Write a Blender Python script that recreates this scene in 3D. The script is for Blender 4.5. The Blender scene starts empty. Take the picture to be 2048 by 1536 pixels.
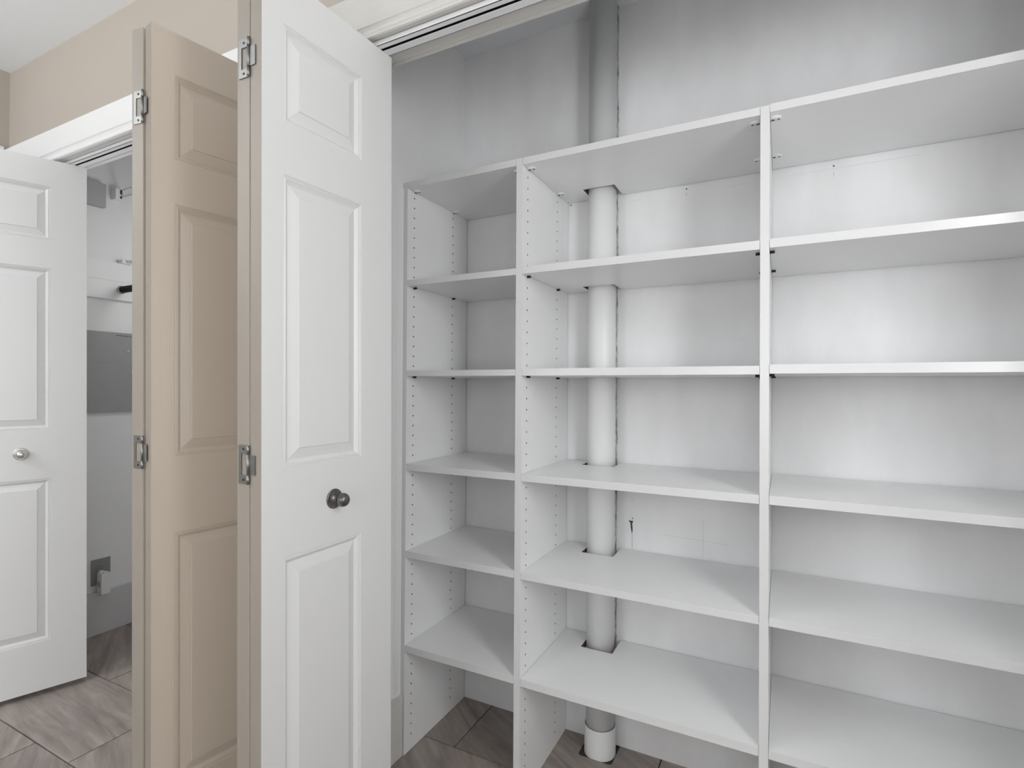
import bpy, bmesh, math, random
from mathutils import Vector, Matrix
random.seed(7)
S = bpy.context.scene
C = S.collection
PI = math.pi

# ------------------------------------------------------------------ camera, world, lights, exposure
cam_d = bpy.data.cameras.new('camera'); cam = bpy.data.objects.new('camera', cam_d); C.objects.link(cam)
cam_d.sensor_fit = 'HORIZONTAL'; cam_d.sensor_width = 36.0; cam_d.lens = 1057.58 / 2048 * 36.0
cam_d.clip_start = 0.02
cam.matrix_world = (Matrix.Translation((0, 0, 1.1678)) @ Matrix.Rotation(0.4722, 4, 'Z')
                    @ Matrix.Rotation(PI / 2 + 0.0065, 4, 'X') @ Matrix.Rotation(0.0057, 4, 'Z'))
S.camera = cam
w = bpy.data.worlds.new('world'); S.world = w; w.use_nodes = True
w.node_tree.nodes['Background'].inputs[0].default_value = (0.93, 0.96, 1.0, 1)
w.node_tree.nodes['Background'].inputs[1].default_value = 0.6
S.view_settings.view_transform = 'Standard'; S.view_settings.look = 'None'
S.view_settings.gamma = 1.0; S.view_settings.exposure = 0.0
S.view_settings.use_curve_mapping = False

def area(name, loc, rot, sx, sy, power, col=(1, 1, 1)):
    d = bpy.data.lights.new(name, 'AREA'); d.shape = 'RECTANGLE'; d.size = sx; d.size_y = sy
    d.energy = power; d.color = col
    o = bpy.data.objects.new(name, d); o.location = loc; o.rotation_euler = rot; C.objects.link(o); return o
# assumed daylight through two unseen windows added to the room
area('assumed_window_light_rear', (0.55, -2.97, 1.35), (PI / 2, 0, 0), 1.9, 1.4, 11, (.95, .98, 1))
area('assumed_window_light_side', (2.57, -1.0, 1.35), (PI / 2, 0, PI / 2), 1.6, 1.4, 27, (.95, .98, 1))
# assumed, unseen soft light on a stand beside the camera, placed from shadow lines
SB = Vector((.66, .34, 1.58)); SBD = Vector((-.80, .60, 0))
sl = area('assumed_softbox_light', SB + SBD * .012, (0, 0, 0), .30, 0.90, 9.4, (.98, .99, 1))
sl.rotation_euler = SBD.to_track_quat('-Z', 'Y').to_euler()
# second, larger soft light behind the camera, added as fill
FB = Vector((-.15, -.50, 1.25)); FBD = (Vector((-.75, 1.50, 1.15)) - FB).normalized()
fl = area('added_fill_rear', FB + FBD * .012, (0, 0, 0), .80, .80, 5.8, (.98, .99, 1))
fl.rotation_euler = FBD.to_track_quat('-Z', 'Y').to_euler()
area('added_fill_left', (-1.55, -1.40, 1.35), (PI / 2, 0, 0.12), .80, .80, 10, (.95, .98, 1))  # extra fill towards the far door and casing, no known source
# added, unseen: uplight to brighten the ceiling, point light to brighten the far closet
area('added_uplight', (-2.4, -1.2, 1.80), (PI, 0, 0), .3, .3, 66, (.93, .97, 1))
cl = bpy.data.lights.new('added_closet_light', 'POINT'); cl.shadow_soft_size = .06; cl.energy = 2.7
co = bpy.data.objects.new('added_closet_light', cl); co.location = (-2.30, 1.50, 1.72); C.objects.link(co)

# ------------------------------------------------------------------ materials
def mat(name, col, rough=0.5, metal=0.0, noise=0.0, nscale=8.0, bump=0.0, bscale=60.0, stretch=(1, 1, 1), col2=None, spec=0.5):
    m = bpy.data.materials.new(name); m.use_nodes = True
    nt = m.node_tree; b = nt.nodes['Principled BSDF']
    b.inputs['Roughness'].default_value = rough; b.inputs['Metallic'].default_value = metal
    b.inputs['Specular IOR Level'].default_value = spec
    b.inputs['Base Color'].default_value = (*col, 1)
    if noise or bump:
        tc = nt.nodes.new('ShaderNodeTexCoord'); mp = nt.nodes.new('ShaderNodeMapping')
        mp.inputs['Scale'].default_value = stretch
        nt.links.new(tc.outputs['Object'], mp.inputs['Vector'])
    if noise:
        n = nt.nodes.new('ShaderNodeTexNoise'); n.inputs['Scale'].default_value = nscale; n.inputs['Detail'].default_value = 6
        nt.links.new(mp.outputs[0], n.inputs['Vector'])
        r = nt.nodes.new('ShaderNodeValToRGB'); r.color_ramp.elements[0].position = .35; r.color_ramp.elements[1].position = .65
        c2 = col2 or tuple(c * (1 - noise) for c in col)
        r.color_ramp.elements[0].color = (*c2, 1); r.color_ramp.elements[1].color = (*col, 1)
        nt.links.new(n.outputs['Fac'], r.inputs['Fac']); nt.links.new(r.outputs['Color'], b.inputs['Base Color'])
    if bump:
        n2 = nt.nodes.new('ShaderNodeTexNoise'); n2.inputs['Scale'].default_value = bscale; n2.inputs['Detail'].default_value = 4
        nt.links.new(mp.outputs[0], n2.inputs['Vector'])
        bp = nt.nodes.new('ShaderNodeBump'); bp.inputs['Strength'].default_value = bump; bp.inputs['Distance'].default_value = 0.002
        nt.links.new(n2.outputs['Fac'], bp.inputs['Height']); nt.links.new(bp.outputs['Normal'], b.inputs['Normal'])
    return m

M = {}
M['white_wall'] = mat('white_wall', (.85, .85, .85), .6, noise=.05, nscale=3.5, bump=.25, bscale=45, stretch=(1, 1, .35))
M['old_white'] = mat('old_white', (.875, .875, .88), .55, noise=.12, nscale=5.0, bump=.45, bscale=60, stretch=(1, 1, .4))
M['beige_wall'] = mat('beige_wall', (.47, .42, .365), .7, bump=.15, bscale=90)
M['ceiling_white'] = mat('ceiling_white', (.84, .855, .87), .8, bump=.1, bscale=80)
M['trim_white'] = mat('trim_white', (.86, .86, .86), .35, bump=.06, bscale=30)
M['door_white'] = mat('door_white', (.76, .76, .755), .38, bump=.18, bscale=70, stretch=(1, 1, .06))
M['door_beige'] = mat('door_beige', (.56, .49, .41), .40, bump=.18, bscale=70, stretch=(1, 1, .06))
M['shaded_edge_beige'] = mat('shaded_edge_beige', (.32, .285, .245), .45, noise=.05, nscale=20, stretch=(1, 1, .2))  # beige edge paint, darkened in the colour to stand in for shade
M['melamine'] = mat('melamine', (.87, .87, .87), .32, noise=.01, nscale=30)
M['edge_band'] = mat('edge_band', (.65, .65, .65), .3)
M['chipboard'] = mat('chipboard', (.20, .12, .07), .8, noise=.4, nscale=120)
M['hole_dark'] = mat('hole_dark', (.03, .026, .022), .9)
M['steel'] = mat('steel', (.30, .30, .29), .45, 1.0)
M['nickel'] = mat('nickel', (.62, .61, .59), .28, 1.0)
M['pewter'] = mat('pewter', (.30, .285, .27), .36, 1.0, noise=.5, nscale=60)
M['dark_metal'] = mat('dark_metal', (.03, .03, .03), .5, .6)
M['pvc'] = mat('pvc', (.77, .77, .77), .38, noise=.03, nscale=6, stretch=(1, 1, .2))
M['caulk'] = mat('caulk', (.66, .66, .66), .7, noise=.9, nscale=55, col2=(.16, .16, .16), stretch=(1, 1, .6))
M['track_white'] = mat('track_white', (.84, .84, .86), .3)
M['panel_grey'] = mat('panel_grey', (.34, .34, .338), .45, noise=.04, nscale=20)
M['chime_grey'] = mat('chime_grey', (.42, .42, .42), .5)
M['plate_grey'] = mat('plate_grey', (.26, .26, .25), .4)
M['plastic_white'] = mat('plastic_white', (.82, .82, .82), .35)
M['black'] = mat('black', (.008, .007, .007), .65, spec=.15)
M['ink'] = mat('ink', (.05, .05, .05), .8)
M['baseboard_grey'] = mat('baseboard_grey', (.60, .60, .605), .45)
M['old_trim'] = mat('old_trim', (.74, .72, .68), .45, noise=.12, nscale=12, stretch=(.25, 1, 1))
M['shaded_cream_trim'] = mat('shaded_cream_trim', (.64, .625, .59), .45, noise=.10, nscale=12, stretch=(.25, 1, 1))  # cream casing paint with the shade over the near opening put into its colour
M['grout'] = mat('grout', (.055, .042, .032), .9, noise=.2, nscale=60)
M['lamp_glass'] = mat('lamp_glass', (.9, .9, .88), .4)
M['pencil'] = mat('pencil', (.66, .66, .66), .8)
M['grey_smear'] = mat('grey_smear', (.40, .40, .40), .8)
M['pane'] = bpy.data.materials.new('pane'); M['pane'].use_nodes = True
_b = M['pane'].node_tree.nodes['Principled BSDF']; _b.inputs['Transmission Weight'].default_value = 1; _b.inputs['Roughness'].default_value = 0.0; _b.inputs['IOR'].default_value = 1.02

def tile_mat():
    m = bpy.data.materials.new('tile_porcelain'); m.use_nodes = True; nt = m.node_tree; b = nt.nodes['Principled BSDF']
    L = nt.links; N = nt.nodes.new
    tc = N('ShaderNodeTexCoord'); oi = N('ShaderNodeObjectInfo')
    add = N('ShaderNodeVectorMath'); add.operation = 'ADD'
    sc = N('ShaderNodeVectorMath'); sc.operation = 'SCALE'; sc.inputs['Scale'].default_value = 37.0
    cb = N('ShaderNodeCombineXYZ'); L.new(oi.outputs['Random'], cb.inputs[0]); L.new(oi.outputs['Random'], cb.inputs[1])
    L.new(cb.outputs[0], sc.inputs[0])
    rot = N('ShaderNodeVectorRotate'); rot.rotation_type = 'Z_AXIS'
    mr = N('ShaderNodeMapRange'); mr.inputs['To Min'].default_value = 0.05; mr.inputs['To Max'].default_value = 0.75
    L.new(oi.outputs['Random'], mr.inputs['Value']); L.new(mr.outputs[0], rot.inputs['Angle'])
    L.new(tc.outputs['Object'], rot.inputs['Vector'])
    mp = N('ShaderNodeMapping'); mp.inputs['Scale'].default_value = (1.1, 9.0, 1)
    L.new(rot.outputs[0], add.inputs[0]); L.new(sc.outputs[0], add.inputs[1]); 
    L.new(rot.outputs[0], mp.inputs['Vector'])
    add2 = N('ShaderNodeVectorMath'); add2.operation = 'ADD'; L.new(mp.outputs[0], add2.inputs[0]); L.new(sc.outputs[0], add2.inputs[1])
    n1 = N('ShaderNodeTexNoise'); n1.inputs['Scale'].default_value = 3.2; n1.inputs['Detail'].default_value = 9; n1.inputs['Roughness'].default_value = .62; n1.inputs['Distortion'].default_value = .5
    L.new(add2.outputs[0], n1.inputs['Vector'])
    n2 = N('ShaderNodeTexNoise'); n2.inputs['Scale'].default_value = 4.0; n2.inputs['Detail'].default_value = 4
    L.new(add.outputs[0], n2.inputs['Vector'])
    r1 = N('ShaderNodeValToRGB'); e = r1.color_ramp.elements
    e[0].position = .30; e[0].color = (.205, .172, .152, 1); e[1].position = .72; e[1].color = (.430, .378, .345, 1)
    x = r1.color_ramp.elements.new(.50); x.color = (.315, .273, .248, 1)
    L.new(n1.outputs['Fac'], r1.inputs['Fac'])
    r2 = N('ShaderNodeValToRGB'); r2.color_ramp.elements[0].position = .3; r2.color_ramp.elements[1].position = .7
    r2.color_ramp.elements[0].color = (.80, .80, .82, 1); r2.color_ramp.elements[1].color = (1.12, 1.10, 1.06, 1)
    L.new(n2.outputs['Fac'], r2.inputs['Fac'])
    mx = N('ShaderNodeMix'); mx.data_type = 'RGBA'; mx.blend_type = 'MULTIPLY'; mx.inputs['Factor'].default_value = 1
    L.new(r1.outputs[0], mx.inputs[6]); L.new(r2.outputs[0], mx.inputs[7]); L.new(mx.outputs[2], b.inputs['Base Color'])
    b.inputs['Roughness'].default_value = .42
    return m
M['tile'] = tile_mat()

# ------------------------------------------------------------------ helpers
def box(bm, x0, x1, y0, y1, z0, z1, mi=0):
    v = [bm.verts.new(p) for p in ((x0, y0, z0), (x1, y0, z0), (x1, y1, z0), (x0, y1, z0), (x0, y0, z1), (x1, y0, z1), (x1, y1, z1), (x0, y1, z1))]
    fs = []
    for q in ((0, 3, 2, 1), (4, 5, 6, 7), (0, 1, 5, 4), (1, 2, 6, 5), (2, 3, 7, 6), (3, 0, 4, 7)):
        f = bm.faces.new([v[i] for i in q]); f.material_index = mi; fs.append(f)
    return fs

def poly_prism(bm, pts, a0, a1, axis='z', mi=0, side_mi=None):
    # pts: 2-D outline; extruded along axis between a0 and a1
    def P(p, a):
        return {'z': (p[0], p[1], a), 'x': (a, p[0], p[1]), 'y': (p[0], a, p[1])}[axis]
    lo = [bm.verts.new(P(p, a0)) for p in pts]; hi = [bm.verts.new(P(p, a1)) for p in pts]
    n = len(pts); out = []
    for vs in (lo[::-1], hi):
        f = bm.faces.new(vs); f.material_index = mi; out.append(f)
    for i in range(n):
        f = bm.faces.new((lo[i], lo[(i + 1) % n], hi[(i + 1) % n], hi[i])); f.material_index = mi
        if side_mi and i in side_mi: f.material_index = side_mi[i]
    return out

def cyl(bm, p0, p1, r, n=20, mi=0, r1=None):
    p0 = Vector(p0); p1 = Vector(p1); d = (p1 - p0)
    q = d.to_track_quat('Z', 'Y').to_matrix()
    r1 = r if r1 is None else r1
    a = [bm.verts.new(p0 + q @ Vector((r * math.cos(t), r * math.sin(t), 0))) for t in (2 * PI * k / n for k in range(n))]
    b = [bm.verts.new(p1 + q @ Vector((r1 * math.cos(t), r1 * math.sin(t), 0))) for t in (2 * PI * k / n for k in range(n))]
    for i in range(n):
        f = bm.faces.new((a[i], a[(i + 1) % n], b[(i + 1) % n], b[i])); f.smooth = True; f.material_index = mi
    f = bm.faces.new(a[::-1]); f.material_index = mi
    f = bm.faces.new(b); f.material_index = mi

def lathe(bm, prof, axis, origin, n=28, mi=0):
    # prof: (radius, distance along axis)
    o = Vector(origin); q = Vector(axis).to_track_quat('Z', 'Y').to_matrix(); rings = []
    for r, h in prof:
        if r < 1e-6: rings.append([bm.verts.new(o + q @ Vector((0, 0, h)))])
        else: rings.append([bm.verts.new(o + q @ Vector((r * math.cos(2 * PI * k / n), r * math.sin(2 * PI * k / n), h))) for k in range(n)])
    for A, B in zip(rings, rings[1:]):
        for k in range(n):
            if len(A) == 1: vs = (A[0], B[(k + 1) % n], B[k])
            elif len(B) == 1: vs = (A[k], A[(k + 1) % n], B[0])
            else: vs = (A[k], A[(k + 1) % n], B[(k + 1) % n], B[k])
            f = bm.faces.new(vs); f.smooth = True; f.material_index = mi

def mesh(name, bm, mats, bevel=0.0, seg=1):
    if bevel:
        es = [e for e in bm.edges if len(e.link_faces) == 2 and e.calc_face_angle(0) > 0.6]
        bmesh.ops.bevel(bm, geom=es, offset=bevel, segments=seg, affect='EDGES', profile=.5)
    bmesh.ops.recalc_face_normals(bm, faces=bm.faces)
    me = bpy.data.meshes.new(name); bm.to_mesh(me); bm.free()
    for m in (mats if isinstance(mats, (list, tuple)) else [mats]): me.materials.append(M[m] if isinstance(m, str) else m)
    return me

def link(name, me, parent=None, loc=(0, 0, 0), rz=0.0):
    o = bpy.data.objects.new(name, me); C.objects.link(o); o.location = loc; o.rotation_euler = (0, 0, rz)
    if parent: o.parent = parent
    return o
def obj(name, bm, mats, parent=None, loc=(0, 0, 0), rz=0.0, bevel=0.0, seg=1):
    return link(name, mesh(name, bm, mats, bevel, seg), parent, loc, rz)
def empty(name, loc=(0, 0, 0), parent=None):
    o = bpy.data.objects.new(name, None); o.empty_display_size = .1; C.objects.link(o); o.location = loc
    if parent: o.parent = parent
    return o
def tag(o, label=None, cat=None, group=None, kind=None):
    if label: o['label'] = label
    if cat: o['category'] = cat
    if group: o['group'] = group
    if kind: o['kind'] = kind
    return o
def new(): return bmesh.new()

# ------------------------------------------------------------------ room dimensions (metres)
XL, XLC = -2.890, -2.865           # side wall face in the room / in the far closet
YW, YJ = 1.008, 1.111              # room face and closet face of the wall with the openings
YB = 1.7055                        # closet back wall
XR, YR = 2.60, -3.00               # unseen walls
ZC, ZCC = 2.475, 2.425             # ceilings
O2 = (-2.745, -1.220)              # opening of the far closet
O1 = (-1.010, 0.515)               # opening of the shelved closet
XS = -1.082                        # side wall face of the shelved closet
XE = 0.640
ZH = 2.035                         # head jamb underside

# ------------------------------------------------------------------ floor
bm = new(); box(bm, XL - .1, XR + .1, YR - .1, YB + .1, -.06, -.004)
floor = tag(obj('floor', bm, 'grout'), 'greige wood-look porcelain tile floor laid in a staggered bond', kind='structure')
TW, TH, G = .6096, .306, .004
NOTCH = (-.578, -.468, 1.606)
bmt = new(); box(bmt, G / 2, TW - G / 2, G / 2, TH - G / 2, -.006, 0); tile_me = mesh('tile', bmt, 'tile', .0008)
bmt = None
for r in range(-13, 3):
    y0 = .84 + TH * r; y1 = y0 + TH
    x0 = -1.962 + .2035 * r
    k0 = math.floor((XL - x0) / TW)
    for k in range(k0, k0 + 12):
        a = x0 + k * TW; b = a + TW
        ca, cb_ = max(a, XL), min(b, XR); cy0, cy1 = max(y0, YR), min(y1, YB)
        if cb_ - ca < .01 or cy1 - cy0 < .01: continue
        full = ca == a and cb_ == b and cy0 == y0 and cy1 == y1
        if r == 2 and a < NOTCH[0] < b:
            bm = new()
            pts = [(G / 2, G / 2), (TW - G / 2, G / 2), (TW - G / 2, YB - y0)]
            n0, n1, ny = NOTCH[0] - a, NOTCH[1] - a, NOTCH[2] - y0; c = .010
            if n1 < TW - G: pts += [(n1, YB - y0)]
            pts += [(n1, ny + c), (n1 - .003, ny + .003), (n1 - c, ny), (n0 + c, ny), (n0 + .003, ny + .003), (n0, ny + c), (n0, YB - y0), (G / 2, YB - y0)]
            poly_prism(bm, pts, -.006, 0)
            link('tile', mesh('tile', bm, 'tile'), floor, (a, y0, 0))
        elif full: link('tile', tile_me, floor, (a, y0, 0))
        else:
            bm = new(); box(bm, ca - a + (G / 2 if ca == a else 0), cb_ - a - (G / 2 if cb_ == b else 0), cy0 - y0 + (G / 2 if cy0 == y0 else 0), cy1 - y0 - (G / 2 if cy1 == y1 else 0), -.006, 0)
            link('tile', mesh('tile', bm, 'tile', .0008), floor, (a, y0, 0))

# ------------------------------------------------------------------ ceiling and walls
bm = new()
box(bm, XL - .1, XR + .1, YR - .1, YJ, ZC, ZC + .08)
box(bm, XL - .1, XR + .1, YJ, YB + .1, ZCC, ZCC + .08)
tag(obj('ceiling', bm, 'ceiling_white'), 'plain white painted ceiling', kind='structure')

def wall(name, boxes, mats, pick=None, label=None):
    bm = new()
    for b in boxes:
        for f in box(bm, *b):
            if pick: f.normal_update(); f.material_index = pick(f)
    o = obj(name, bm, mats); tag(o, label, kind='structure'); return o
# wall holding the two closet openings: beige towards the room, white inside the closets
def wf(f): return 0 if f.calc_center_median().y < YW + .001 else 1
zf = 2.058
wall('wall_front', [(XL - .1, O2[0] - .02, YW, YJ, 0, ZC), (O2[1] + .02, O1[0] - .02, YW, YJ, 0, ZC), (O1[1] + .02, XR + .1, YW, YJ, 0, ZC),
                    (O2[0] - .02, O2[1] + .02, YW, YJ, zf, ZC), (O1[0] - .02, O1[1] + .02, YW, YJ, zf, ZC)],
     ['beige_wall', 'white_wall'], wf, 'beige painted wall above the closet openings')
# side wall at the far end: beige in the room, white in the closet
wall('wall_left', [(XL - .1, XL, YR, YJ - .02, 0, ZC), (XL - .1, XLC, YJ - .02, YB + .1, 0, ZC)], ['beige_wall', 'white_wall'],
     lambda f: 1 if f.calc_center_median().y > YJ - .019 else 0)
wall('wall_divider', [(-1.19, XS, YJ, YB, 0, 1.8215)], ['white_wall'])
# upper part of the divider: its plaster face runs a little out of square towards the back corner
bm = new(); poly_prism(bm, [(-1.19, YJ), (XS, YJ), (XS, 1.36), (XS - .001, YB), (-1.19, YB)], 1.8215, ZCC)
obj('wall_divider_upper', bm, 'white_wall')['kind'] = 'structure'
wall_back = wall('wall_back', [(XL - .1, XR + .1, YB, YB + .1, 0, ZC)], ['old_white'])
wall('wall_end', [(XE, XE + .1, YJ, YB, 0, ZCC)], ['white_wall'])
# unseen walls of the room, each with an assumed window for the light
W1 = (-.45, 1.55, .6, 2.1)
wall('wall_rear', [(XL - .1, W1[0], YR - .1, YR, 0, ZC), (W1[1], XR + .1, YR - .1, YR, 0, ZC), (W1[0], W1[1], YR - .1, YR, 0, W1[2]), (W1[0], W1[1], YR - .1, YR, W1[3], ZC)], ['beige_wall'])
W2 = (-1.85, -.15, .6, 2.1)
wall('wall_right', [(XR, XR + .1, YR, W2[0], 0, ZC), (XR, XR + .1, W2[1], YW, 0, ZC), (XR, XR + .1, W2[0], W2[1], 0, W2[2]), (XR, XR + .1, W2[0], W2[1], W2[3], ZC)], ['beige_wall'])
for nm, W, ax in (('assumed_window_1', W1, 'x'), ('assumed_window_2', W2, 'y')):
    def wb(bm, a0, a1, d0, d1, z0, z1):
        if ax == 'x': box(bm, a0, a1, YR - d1, YR - d0, z0, z1)
        else: box(bm, XR + d0, XR + d1, a0, a1, z0, z1)
    we = tag(empty(nm), kind='structure'); bm = new()
    for a in (W[0], W[1] - .05): wb(bm, a, a + .05, .035, .085, W[2], W[3])
    for z in (W[2], W[3] - .05, (W[2] + W[3]) / 2 - .02): wb(bm, W[0] + .05, W[1] - .05, .036, .084, z, z + .05)
    obj('window_frame', bm, 'trim_white', we)
    bm = new(); wb(bm, W[0] + .05, W[1] - .05, .058, .062, W[2] + .05, W[3] - .05); obj('pane', bm, 'pane', we)

# ------------------------------------------------------------------ casings and jamb linings around the openings
def casing_profile(zb):
    # cross-section (y, z) of the head casing: flat face, cove, rounded bead at the opening
    y = YW
    return [(y, zb), (y - .007, zb), (y - .011, zb + .002), (y - .012, zb + .006), (y - .011, zb + .010), (y - .010, zb + .013), (y - .0115, zb + .018),
            (y - .015, zb + .0235), (y - .018, zb + .026), (y - .018, zb + .113), (y - .016, zb + .1155), (y, zb + .1155)]
def trim(name, X0, X1, legs, m, label):
    e = tag(empty(name), label, kind='structure')
    bm = new(); poly_prism(bm, casing_profile(ZH - .005), X0, X1, 'x'); obj('head_casing', bm, m, e)
    for (a, b) in legs:
        bm = new(); box(bm, a, b, YW - .018, YW, 0, ZH - .005); obj('side_casing', bm, m, e, bevel=.003)
    return e
trim('trim_1', XL, -1.117, ((O2[0] - .104, O2[0] - .006), (O2[1] + .006, -1.117)), 'trim_white', 'white moulded casing around the far closet opening')
trim('trim_2', -1.113, .62, ((-1.113, O1[0] - .006), (O1[1] + .006, .62)), 'shaded_cream_trim', 'white moulded casing around the shelved closet opening')
def jamb(name, O, mats, label):
    e = tag(empty(name), label, kind='structure')
    bm = new(); box(bm, O[0] - .02, O[1] + .02, YW - .004, YJ + .001, ZH, ZH + .02); obj('head_jamb', bm, mats, e, bevel=.0015)
    for a in (O[0] - .02, O[1]):
        bm = new(); box(bm, a, a + .02, YW - .004, YJ + .001, 0, ZH); obj('side_jamb', bm, mats, e, bevel=.0015)
    return e
jamb('trim_3', O2, 'trim_white', 'white wooden lining of the far closet opening')
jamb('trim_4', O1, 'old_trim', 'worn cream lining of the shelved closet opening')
# thin strip at the closet side of the near head jamb, with the dark crack beside it
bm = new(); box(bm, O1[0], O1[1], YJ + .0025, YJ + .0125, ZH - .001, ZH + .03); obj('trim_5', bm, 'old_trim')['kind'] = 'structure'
# casing of a closed door on the far side wall
e = tag(empty('trim_6'), 'white casing on the far side wall next to the closet', kind='structure')
for b in ((XL, XL + .018, .10, .985, 2.06, 2.152), (XL, XL + .018, .893, .985, 0, 2.06), (XL, XL + .018, .10, .192, 0, 2.06), (XL, XL + .006, .192, .893, .01, 2.06)):
    bm = new(); box(bm, *b); obj('casing_board', bm, 'trim_white', e, bevel=.002)
# baseboards
def base(name, b, m='baseboard_grey'):
    bm = new(); box(bm, *b); o = obj(name, bm, m, bevel=.004, seg=2); o['kind'] = 'structure'; return o
base('baseboard_left', (XLC, XLC + .014, YJ, YB, 0, .197))
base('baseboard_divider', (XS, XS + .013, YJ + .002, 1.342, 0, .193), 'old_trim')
bm = new(); box(bm, XS, XS + .004, 1.312, 1.3436, .193, 1.80); obj('trim_7', bm, 'trim_white', bevel=.0015)['kind'] = 'structure'

# ------------------------------------------------------------------ bifold tracks
def track(name, O, dy, label):
    e = tag(empty(name), label, 'track', 'bifold door tracks')
    a, b = O[0] + .05, O[1] - .03
    y0, y1, y2, y3 = 1.019 + dy, 1.0325 + dy, 1.0415 + dy, 1.0625 + dy; z0, z1 = 2.0205, ZH
    bm = new()
    box(bm, a, b, y0, y1, z0, z0 + .0012); box(bm, a, b, y2, y3, z0, z0 + .0012)
    box(bm, a, b, y0, y0 + .0012, z0, z1 - .0014); box(bm, a, b, y3 - .0012, y3, z0, z1 - .0014)
    obj('channel', bm, 'track_white', e)
    bm = new(); box(bm, a, b, y0 + .0014, y3 - .0014, z1 - .0014, z1 - .0002); obj('channel_top', bm, 'dark_metal', e)
    bm = new(); box(bm, a - .02, a, y0, y3, z0, z1 - .001); obj('end_cap', bm, 'track_white', e)
    return e
track('door_track', O1, 0, 'white metal channel with a dark slot over the shelved closet')
track('door_track', O2, .0145, 'white metal channel with a dark slot over the far closet')

# ------------------------------------------------------------------ bifold doors
LW, LH, LT = .374, 1.998, .034
PAN = [(.050, .268, 1.693, 1.896), (.050, .268, .978, 1.586), (.050, .268, .182, .794)]
RINGS = [(0, 0), (.0012, .0018), (.0035, .0008), (.0050, .0028), (.0075, .0020), (.0090, .0040), (.0155, .0088)]
def leaf_mesh(mats):
    bm = new(); xs = [0, PAN[0][0], PAN[0][1], LW]; zs = sorted({0, LH} | {p[2] for p in PAN} | {p[3] for p in PAN})
    for y, sgn in ((0, 1), (LT, -1)):
        for i in range(3):
            for j in range(len(zs) - 1):
                if i == 1 and any(abs(zs[j] - p[2]) < 1e-6 for p in PAN): continue
                f = bm.faces.new([bm.verts.new(p) for p in ((xs[i], y, zs[j]), (xs[i + 1], y, zs[j]), (xs[i + 1], y, zs[j + 1]), (xs[i], y, zs[j + 1]))])
        for (a, b, c, d) in PAN:
            pr = None
            for ins, dep in RINGS:
                q = [bm.verts.new(p) for p in ((a + ins, y + sgn * dep, c + ins), (b - ins, y + sgn * dep, c + ins), (b - ins, y + sgn * dep, d - ins), (a + ins, y + sgn * dep, d - ins))]
                if pr:
                    for k in range(4): bm.faces.new((pr[k], pr[(k + 1) % 4], q[(k + 1) % 4], q[k]))
                pr = q
    for q in (((0, 0, 0), (0, LT, 0), (0, LT, LH), (0, 0, LH)), ((LW, 0, 0), (LW, LT, 0), (LW, LT, LH), (LW, 0, LH)),
              ((0, 0, 0), (LW, 0, 0), (LW, LT, 0), (0, LT, 0)), ((0, 0, LH), (LW, 0, LH), (LW, LT, LH), (0, LT, LH))):
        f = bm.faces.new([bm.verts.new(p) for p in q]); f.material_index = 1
    bmesh.ops.remove_doubles(bm, verts=bm.verts, dist=1e-5)
    return mesh('leaf', bm, mats)
def panel_mesh(p, m):
    a, b, c, d = p; bm = new()
    for y, sgn in ((0, 1), (LT, -1)):
        pr = None
        for ins, dep in ((.0155, .0088), (.0360, .0030), (.0378, .0028), (.0392, .0006)):
            q = [bm.verts.new(v) for v in ((a + ins, y + sgn * dep, c + ins), (b - ins, y + sgn * dep, c + ins), (b - ins, y + sgn * dep, d - ins), (a + ins, y + sgn * dep, d - ins))]
            if pr:
                for k in range(4): bm.faces.new((pr[k], pr[(k + 1) % 4], q[(k + 1) % 4], q[k]))
            pr = q
        bm.faces.new(pr)
    return mesh('raised_panel', bm, m)
LEAF = {'w': leaf_mesh(['door_white', 'shaded_edge_beige']), 'b': leaf_mesh(['door_beige', 'shaded_edge_beige']), 'ww': leaf_mesh(['door_white', 'door_white'])}
PANM = {'w': [panel_mesh(p, 'door_white') for p in PAN], 'b': [panel_mesh(p, 'door_beige') for p in PAN]}
PANM['ww'] = PANM['w']
def knob_mesh(m):
    bm = new()
    lathe(bm, [(.0225, 0), (.0225, .0022), (.0215, .0036), (.019, .0040), (.0178, .0030), (.0165, .0034), (.010, .0052), (.0072, .0075), (.0064, .012), (.0068, .018),
               (.0110, .0215), (.0148, .0245), (.0158, .0285), (.0150, .0325), (.0130, .0365), (.0092, .0400), (.0045, .0416), (0, .0420)], (0, -1, 0), (0, 0, 0))
    return mesh('knob', bm, m)
KNOB = {'p': knob_mesh('pewter'), 'n': knob_mesh('nickel')}
def hinge_meshes():
    bm = new()   # large plate with a cut-out (x < 0 side), knuckle
    T = .0016
    box(bm, -.0295, -.0225, -T, 0, -.039, .039); box(bm, -.0225, -.003, -T, 0, .0215, .039); box(bm, -.0225, -.003, -T, 0, -.039, -.0215)
    for s in (-1, 1):
        cyl(bm, (0, -.0028, s * .0215), (0, -.0028, s * .039), .0030, 12)
    big = mesh('hinge_plate', bm, 'steel')
    bm = new(); box(bm, .002, .0185, -T, 0, -.0195, .0195); cyl(bm, (0, -.0028, -.0200), (0, -.0028, .0200), .0028, 12); box(bm, .0185, .0195, -T - .0006, 0, -.0195, .0195)
    small = mesh('hinge_tongue', bm, 'steel')
    bm = new()
    for x, z in ((-.015, .031), (-.015, -.031), (.010, .012), (.010, -.012)):
        lathe(bm, [(.0027, .0016), (.0024, .0022), (.001, .0020), (0, .0014)], (0, -1, 0), (x, 0, z), 10)
    scr = mesh('hinge_screw', bm, 'dark_metal')
    return big, small, scr
HM = hinge_meshes()
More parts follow.
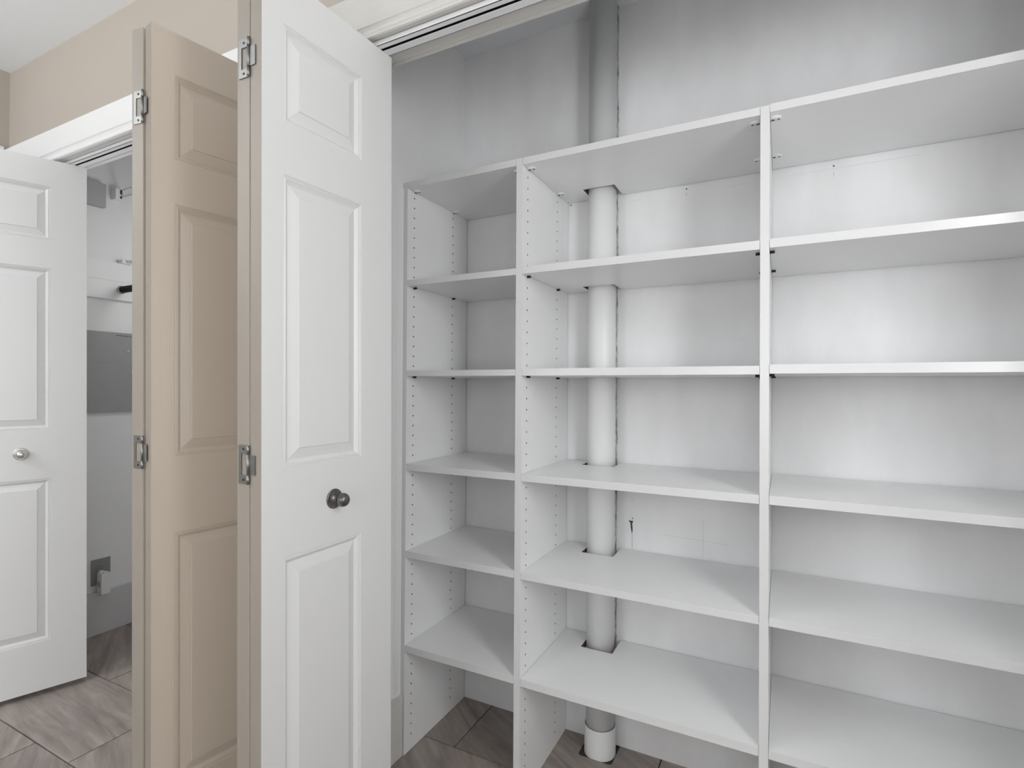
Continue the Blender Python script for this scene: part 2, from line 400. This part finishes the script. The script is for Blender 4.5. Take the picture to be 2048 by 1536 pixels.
def door(name, spec, hinge_xy, label):
    e = tag(empty(name, (0, .0105, 0)), label, 'door', kind='structure'); e.rotation_euler = (.009, 0, 0)
    for key, loc, ang, knob in spec:
        lf = link('leaf', LEAF[key], e, (loc[0], loc[1], .0125), ang)
        for pm in PANM[key]: link('raised_panel', pm, lf)
        if knob: link('knob', KNOB[knob], lf, (.1845, 0, .8915))
    for z in (1.822, 1.003, .19):
        h = link('hinge', HM[0], e, (hinge_xy[0], hinge_xy[1], z), spec[1][2] - PI / 2)
        link('hinge_tongue', HM[1], h, (0, 0, 0), spec[0][2] - spec[1][2]); link('hinge_screw', HM[2], h)
    return e
A2 = math.atan2
door('door_1', [('w', (-.9168, .7057), A2(.9993, .0367), 'p'), ('b', (-.9558, .7071), A2(.9995, -.03), None)], (-.9533, .7062),
     'white three-panel bifold door with a dark pewter knob beside the shelves')
door('door_2', [('b', (-1.3117, .7160), A2(.9863, .165), None), ('b', (-1.3515, .7190), A2(.9863, -.165), None)], (-1.3485, .7192),
     'beige three-panel bifold door folded open between the two closets')
door('door_3', [('ww', (-2.5572, .7373), A2(.9421, .3353), 'n'), ('ww', (-2.5945, .7450), A2(.954, -.30), None)], (-2.5920, .743),
     'white bifold door with a bright nickel knob at the far closet')

# ------------------------------------------------------------------ built-in shelving unit
YF, YBK = 1.3442, 1.7016
UP = [(-1.0820, -1.0638), (-.6759, -.6567), (-.0458, -.0265), (.5845, .6037)]
unit = tag(empty('shelving_unit', (0, 0, 0)), 'white built-in closet shelving with three bays and drilled uprights', 'shelving')
HY = (1.3797, 1.605)
def upright(x0, x1, sides, h0):
    bm = new(); y0, y1, z0, z1 = YF, YBK, .0005, 1.8195
    def quad(*ps, mi=0):
        f = bm.faces.new([bm.verts.new(p) for p in ps]); f.material_index = mi
    quad((x0, y0, z0), (x1, y0, z0), (x1, y0, z1), (x0, y0, z1), mi=2)
    quad((x0, y1, z0), (x0, y1, z1), (x1, y1, z1), (x1, y1, z0))
    quad((x0, y0, z1), (x1, y0, z1), (x1, y1, z1), (x0, y1, z1)); quad((x0, y0, z0), (x0, y1, z0), (x1, y1, z0), (x1, y0, z0))
    for x, s, on in ((x0, -1, 'l' in sides), (x1, 1, 'r' in sides)):
        if not on:
            quad((x, y0, z0), (x, y1, z0), (x, y1, z1), (x, y0, z1)); continue
        d = .008; ys = [y0, HY[0] - d, HY[0] + d, HY[1] - d, HY[1] + d, y1]
        for i in (0, 2, 4): quad((x, ys[i], z0), (x, ys[i + 1], z0), (x, ys[i + 1], z1), (x, ys[i], z1))
        for i, yc in ((1, HY[0]), (3, HY[1])):
            zt = h0 + .016; zb = h0 - 54 * .032 - .016
            quad((x, ys[i], zt), (x, ys[i + 1], zt), (x, ys[i + 1], z1), (x, ys[i], z1)); quad((x, ys[i], z0), (x, ys[i + 1], z0), (x, ys[i + 1], zb), (x, ys[i], zb))
            for k in range(55):
                zc = h0 - k * .032; r = .00265; n = 8
                ring = [(yc + r * math.cos(2 * PI * (j + .5) / n), zc + r * math.sin(2 * PI * (j + .5) / n)) for j in range(n)]
                cor = [(yc + d, zc + .016), (yc - d, zc + .016), (yc - d, zc - .016), (yc + d, zc - .016)]
                P = lambda p, dx=0: (x - s * dx, p[0], p[1])
                # four trapezoids and four corner triangles around the octagon
                for c in range(4):
                    a, b_ = ring[(2 * c) % n], ring[(2 * c + 1) % n]
                    quad(P(a), P(b_), P(cor[c]))
                    a2 = ring[(2 * c + 1) % n]; b2 = ring[(2 * c + 2) % n]
                    quad(P(a2), P(b2), P(cor[(c + 1) % 4]), P(cor[c]))
                for j in range(n): quad(P(ring[j]), P(ring[(j + 1) % n]), P(ring[(j + 1) % n], .009), P(ring[j], .009), mi=1)
                quad(*[P(q, .009) for q in ring], mi=1)
    bmesh.ops.remove_doubles(bm, verts=bm.verts, dist=1e-6)
    return obj('upright_panel', bm, ['melamine', 'hole_dark', 'edge_band'], unit)
upright(*UP[0], 'r', 1.7786); upright(*UP[1], 'lr', 1.7754); upright(*UP[2], 'lr', 1.777); upright(*UP[3], 'l', 1.777)
SH = {'A': [(1.8003, 1.8194), (1.4892, 1.5074), (1.2017, 1.2193), (.9028, .9234), (.6267, .6468), (.3271, .3485)],
      'B': [(1.8008, 1.8195), (1.4900, 1.5105), (1.2012, 1.2210), (.9028, .9231), (.6262, .6453), (.3251, .3458)],
      'C': [(1.8030, 1.8215), (1.4914, 1.5114), (1.2029, 1.2236), (.9036, .9238), (.6264, .6464), (.3249, .3451)]}
def pin_mesh():
    bm = new(); cyl(bm, (-.002, 0, -.0035), (.010, 0, -.0035), .0026, 10); box(bm, 0, .0095, -.0036, .0036, -.0022, -.0002); return mesh('shelf_pin', bm, 'dark_metal')
PIN = pin_mesh()
def cam_mesh():
    bm = new(); lathe(bm, [(0, .0042), (.0050, .0042), (.0105, .0030), (.0125, .0012), (.0128, 0)], (0, 0, -1), (0, 0, 0), 20)
    for f in bm.faces: f.material_index = 0
    box(bm, -.0095, -.0025, -.0022, .0022, -.0050, -.0036, 1); box(bm, .0030, .0085, -.0018, .0018, -.0046, -.0034, 1)
    return mesh('cam_cover', bm, ['plastic_white', 'ink'])
CAM = cam_mesh()
for bi, bay in enumerate('ABC'):
    xa, xb = UP[bi][1] + .0008, UP[bi + 1][0] - .0008
    for si, (z0, z1) in enumerate(SH[bay]):
        bm = new(); yf = YF + (.0006 if si else .0); mi = {}
        if bay == 'B': pts = [(xa, yf), (xb, yf), (xb, YBK), (-.4665, YBK), (-.4655, 1.6035), (-.5680, 1.6035), (-.5680, YBK), (xa, YBK)]; mi = {0: 1, 3: 2, 4: 2, 5: 2}
        else: pts = [(xa, yf), (xb, yf), (xb, YBK), (xa, YBK)]; mi = {0: 1}
        poly_prism(bm, pts, z0, z1, 'z', 0, mi)
        s = obj('shelf', bm, ['melamine', 'edge_band', 'chipboard'], unit)
        for x, d in ((xa, 1), (xb, -1)):
            for y in HY:
                if si == 0: link('cam_cover', CAM, s, (x + d * .0115, y, z0), 0 if d > 0 else PI)
                else: link('shelf_pin', PIN, s, (x, y, z0), 0 if d > 0 else PI)

# ------------------------------------------------------------------ drain pipe through the shelves
pipe = tag(empty('drain_pipe', (-.5205, 1.6565, 0)), 'white painted vertical drain pipe passing through notched shelves', 'pipe')
bm = new(); cyl(bm, (0, 0, .03), (0, 0, ZCC), .0448, 48); obj('pipe', bm, 'pvc', pipe)
bm = new(); lathe(bm, [(.0452, .060), (.0456, .086), (.0482, .0885), (.0497, .0860), (.0500, .010), (.0500, -.003)], (0, 0, 1), (0, 0, 0), 48)
obj('coupling', bm, 'pvc', pipe)
bm = new(); rnd = random.Random(3); z = .11
while z < ZCC:
    h = rnd.uniform(.006, .02); wd = rnd.uniform(-.0010, .0014)
    poly_prism(bm, [(.030, .0345), (.0380, .0295), (.0385 + wd, .0488), (.030, .0488)], z, min(z + h, ZCC), 'z'); z += h
obj('caulk_seam', bm, 'caulk', pipe)['kind'] = 'stuff'

# ------------------------------------------------------------------ marks on the closet back wall
def mark(name, pts, m='ink', t=.0004):
    bm = new(); poly_prism(bm, pts, YB - t, YB, 'y'); obj(name, bm, m, wall_back)
mark('scuff_mark', [(-.4425, .7395), (-.4405, .7335), (-.4372, .7320), (-.4362, .7180), (-.4338, .7050), (-.4320, .6960), (-.4298, .7060), (-.4300, .7180), (-.4312, .7300), (-.4288, .7330), (-.4290, .7390), (-.4350, .7378)])
mark('scuff_mark', [(-.4321, .7440), (-.4298, .7430), (-.4292, .7480), (-.4306, .7495), (-.4320, .7475)])
mark('scuff_mark', [(-.4330, .8010), (-.4316, .8010), (-.4314, .8030), (-.4330, .8032)])
mark('scuff_mark', [(-.4322, .6985), (-.4307, .6985), (-.4303, .648), (-.4319, .648)], 'grey_smear', .0002)
# faint pencil and scrape lines left on the paint
for x0, x1, z0, z1 in ((-.33, -.14, .7055, .7000), (-.2142, -.2132, .64, .77), (-.15, -.09, 1.772, 1.777), (.02, .32, 1.7785, 1.7800), (-.45, -.40, 1.7755, 1.7775), (-.118, -.095, 1.310, 1.318), (.33, .37, .62, .628)):
    if x1 - x0 < .002: mark('scuff_mark', [(x0, z0), (x1, z0), (x1, z1), (x0, z1)], 'pencil', .0002)
    else: mark('scuff_mark', [(x0, z0), (x1, z1), (x1, z1 + .0009), (x0, z0 + .0007)], 'pencil', .0002)
for x, z in ((-.2657, 1.7876), (.1263, 1.7864), (-.6474, 1.7949)):
    bm = new(); cyl(bm, (x, YB, z), (x, YB - .0012, z), .0021, 10); obj('nail_head', bm, 'ink', wall_back)
mark('scuff_mark', [(-.2666, 1.776), (-.2652, 1.776), (-.2650, 1.766), (-.2660, 1.765)], 'grey_smear', .0002)
mark('scuff_mark', [(.1256, 1.770), (.1266, 1.770), (.1268, 1.757), (.1260, 1.756)], 'grey_smear', .0002)

# ------------------------------------------------------------------ far closet: fittings on its side wall
XF = XLC
t = tag(empty('breaker_panel', (XF, 1.30, 1.03)), 'grey metal breaker panel cover on the far closet wall', 'electrical panel')
bm = new(); box(bm, 0, .014, -.19, .187, .008, .391); obj('cover', bm, 'panel_grey', t, bevel=.002)
bm = new()
for b in ((.0142, .0152, .023, .077, .2495, .2515), (.0142, .0152, .023, .077, .2395, .2415)): box(bm, *b)
cyl(bm, (.0142, .077, .2455), (.0152, .077, .2455), .006, 14); obj('recessed_pull', bm, 'panel_grey', t)
bm = new(); lathe(bm, [(.0085, 0), (.0085, .003), (.0065, .0045), (0, .0045)], (1, 0, 0), (.014, .172, .1985), 18); box(bm, .0185, .0195, .168, .176, .1975, .1995, 1)
obj('latch', bm, ['nickel', 'ink'], t)
bm = new(); lathe(bm, [(.0035, 0), (.003, .0015), (0, .002)], (1, 0, 0), (.014, .15, .3055), 10); obj('rivet', bm, 'plastic_white', t)
bm = new()
y = .095
for k in range(9):
    wd = .004 + .003 * ((k * 7) % 3); box(bm, .0142, .0145, y, y + wd, .3765 - .0004 * k, .3795 - .0004 * k); y += wd + .002
obj('printed_marking', bm, 'ink', t)['kind'] = 'stuff'

t = tag(empty('door_chime', (XF, 1.24, 2.0)), 'plain grey box mounted high on the far closet wall', 'chime')
bm = new(); box(bm, 0, .032, -.11, .099, .002, .112); obj('cover', bm, 'chime_grey', t, bevel=.004, seg=2)
bm = new(); box(bm, .006, .024, -.09, .02, .0008, .0030); obj('grille_slot', bm, 'dark_metal', t)

t = tag(empty('wall_cleat', (XF, 1.40, 1.577)), 'pair of white cleat boards fixed along the far closet wall', 'cleat')
bm = new(); box(bm, 0, .019, -.285, .300, .0900, .1785); obj('upper_board', bm, 'white_wall', t, bevel=.0015)
bm = new(); box(bm, 0, .0235, -.285, .300, 0, .0885); obj('lower_board', bm, 'white_wall', t, bevel=.0015)

t = tag(empty('closet_rod', (XF + .0236, 1.412, 1.628)), 'black hanging rod starting from the lower cleat board', 'rod')
bm = new(); cyl(bm, (.003, 0, 0), (-1.194 - XF - .0236, 0, 0), .0160, 24); obj('rod', bm, 'black', t)
bm = new(); lathe(bm, [(.0165, .012), (.0185, .010), (.0200, .003), (.0200, 0)], (1, 0, 0), (0, 0, 0), 24); obj('rod_socket', bm, 'chime_grey', t)

t = tag(empty('wire_shelf', (XF, 1.405, 2.09)), 'white ventilated wire shelf high in the far closet', 'shelf')
Lx = -1.20 - XF
bm = new()
for y, z, r in ((0, .016, .0032), (0, -.017, .0032), (.285, .016, .0030), (.14, .011, .0030)): cyl(bm, (.02, y, z), (Lx, y, z), r, 8)
obj('rail', bm, 'plastic_white', t)
bm = new(); x = .05
while x < Lx:
    box(bm, x - .0012, x + .0012, -.0022, .285, .0185, .0212); box(bm, x - .0012, x + .0012, -.0045, -.0021, -.0190, .0212); x += .0254
o = obj('cross_wire', bm, 'plastic_white', t); o['kind'] = 'stuff'
bm = new(); box(bm, 0, .042, -.030, .010, -.034, .016); box(bm, .042, .0432, -.012, -.004, -.008, .013, 1); box(bm, .042, .0432, -.012, -.004, -.029, -.017, 1); box(bm, .010, .030, -.022, .002, .016, .0166, 1)
obj('end_bracket', bm, ['plastic_white', 'ink'], t, bevel=.0)
bm = new(); box(bm, 0, .035, -.030, .016, 0, .016); box(bm, .035, .075, -.008, .012, .003, .015)
tag(obj('shelf_clip', bm, 'plastic_white', None, (XF + .004, 1.437, 1.7562), bevel=.002), 'small white plastic clip resting on the upper cleat board', 'clip')

t = tag(empty('wall_outlet', (XF, 1.3475, .29)), 'duplex outlet with a grey cover plate above the baseboard', 'outlet')
bm = new(); box(bm, 0, .005, -.039, .039, -.061, .059); obj('cover_plate', bm, 'plate_grey', t, bevel=.002)
for zc in (.0195, -.0195):
    bm = new(); pts = [(.0165 * math.cos(a), zc + max(-.0135, min(.0135, .0175 * math.sin(a)))) for a in (2 * PI * k / 24 for k in range(24))]
    poly_prism(bm, pts, .005, .0068, 'x', 0)
    for y, h in ((-.0063, .0045), (.0063, .0038)): box(bm, .0066, .0071, y - .0012, y + .0012, zc + .003 - h, zc + .003 + h, 1)
    cyl(bm, (.0066, 0, zc - .008), (.0071, 0, zc - .008), .0024, 10, 1)
    obj('receptacle', bm, ['plate_grey', 'ink'], t)
t = tag(empty('plug_in_adapter', (XF + .0075, 1.3475, .19)), 'white plug-in box adapter hanging from the grey outlet', 'adapter')
bm = new(); box(bm, 0, .042, -.018, .018, .002, .098); obj('body', bm, 'plastic_white', t, bevel=.003, seg=2)
bm = new(); cyl(bm, (0, -.006, .100), (.030, -.006, .100), .0085, 16); box(bm, .0302, .0308, -.008, -.004, .0985, .1025, 1); obj('plug_head', bm, ['plastic_white', 'ink'], t)
bm = new(); box(bm, .010, .030, -.0186, -.0181, .035, .060); obj('side_vent', bm, 'chime_grey', t)

# ------------------------------------------------------------------ lamps, all unseen; the narrow softbox is assumed, the others are added fill
t = tag(empty('added_closet_lamp', (-2.30, 1.50, ZCC)), 'added pendant bulb holder for brightening the far closet', 'lamp')
bm = new(); cyl(bm, (0, 0, -.002), (0, 0, -.58), .004, 8); obj('cord', bm, 'black', t)
bm = new(); lathe(bm, [(0, -.58), (.02, -.582), (.024, -.62), (0, -.622)], (0, 0, 1), (0, 0, 0), 24); obj('lamp_holder', bm, 'plastic_white', t)
t = tag(empty('added_uplighter', (-2.4, -1.2, 0)), 'added tall white uplighter for brightening the ceiling', 'lamp')
bm = new(); lathe(bm, [(.15, 0), (.15, .015), (.02, .03), (0, .03)], (0, 0, 1), (0, 0, 0), 32); obj('base', bm, 'plastic_white', t)
bm = new(); cyl(bm, (0, 0, .03), (0, 0, 1.70), .012, 14); obj('pole', bm, 'plastic_white', t)
bm = new(); lathe(bm, [(0, 1.69), (.05, 1.70), (.16, 1.745), (.225, 1.815), (.22, 1.817), (.155, 1.755), (.05, 1.712), (0, 1.708)], (0, 0, 1), (0, 0, 0), 40); obj('bowl', bm, 'plastic_white', t)
def softbox(P, D, sx, sy, dep, label):  # builds the assumed key softbox and the two added fill softboxes
    t = tag(empty('added_softbox_lamp', (P.x, P.y, 0)), label, 'lamp')
    q = D.to_track_quat('-Z', 'Y').to_matrix().to_4x4()
    def placed(name, bm, m):
        o = obj(name, bm, m, t); o.matrix_local = Matrix.Translation((0, 0, P.z)) @ q; return o
    hx, hy = sx / 2 + .012, sy / 2 + .012
    bm = new(); box(bm, -hx, hx, -hy, hy, 0, .004); placed('diffuser', bm, 'plastic_white')
    bm = new(); a = [bm.verts.new((x * hx, y * hy, .0045)) for x, y in ((-1, -1), (1, -1), (1, 1), (-1, 1))]; b = [bm.verts.new((x * .05, y * .05, dep)) for x, y in ((-1, -1), (1, -1), (1, 1), (-1, 1))]
    for k in range(4): bm.faces.new((a[k], a[(k + 1) % 4], b[(k + 1) % 4], b[k]))
    bm.faces.new(b); placed('housing', bm, 'black')
    bm = new(); cyl(bm, (0, 0, dep + .001), (0, 0, dep + .13), .045, 20); placed('lamp_head', bm, 'black')
    b = q @ Vector((0, 0, dep + .07)); top = P.z + b.z - .046
    bm = new(); cyl(bm, (b.x, b.y, .25), (b.x, b.y, top), .012, 12); obj('pole', bm, 'black', t)
    for k in range(3):
        a = 2 * PI * k / 3 + .5; bm = new(); cyl(bm, (b.x + .012 * math.cos(a), b.y + .012 * math.sin(a), .55), (b.x + .38 * math.cos(a), b.y + .38 * math.sin(a), .012), .010, 10); obj('leg', bm, 'black', t)
softbox(SB, SBD, .30, 0.90, .20, 'assumed tall narrow black softbox lamp on a tripod stand near the shelves')  # unseen key lamp, assumed from where the shadows point
softbox(Vector((-1.55, -1.412, 1.35)), Vector((-.12, .993, 0)), .80, .80, .30, 'added square black fill softbox on a tripod stand facing the far closet')
softbox(FB, FBD, .80, .80, .30, 'added large square black fill softbox on a tripod stand')
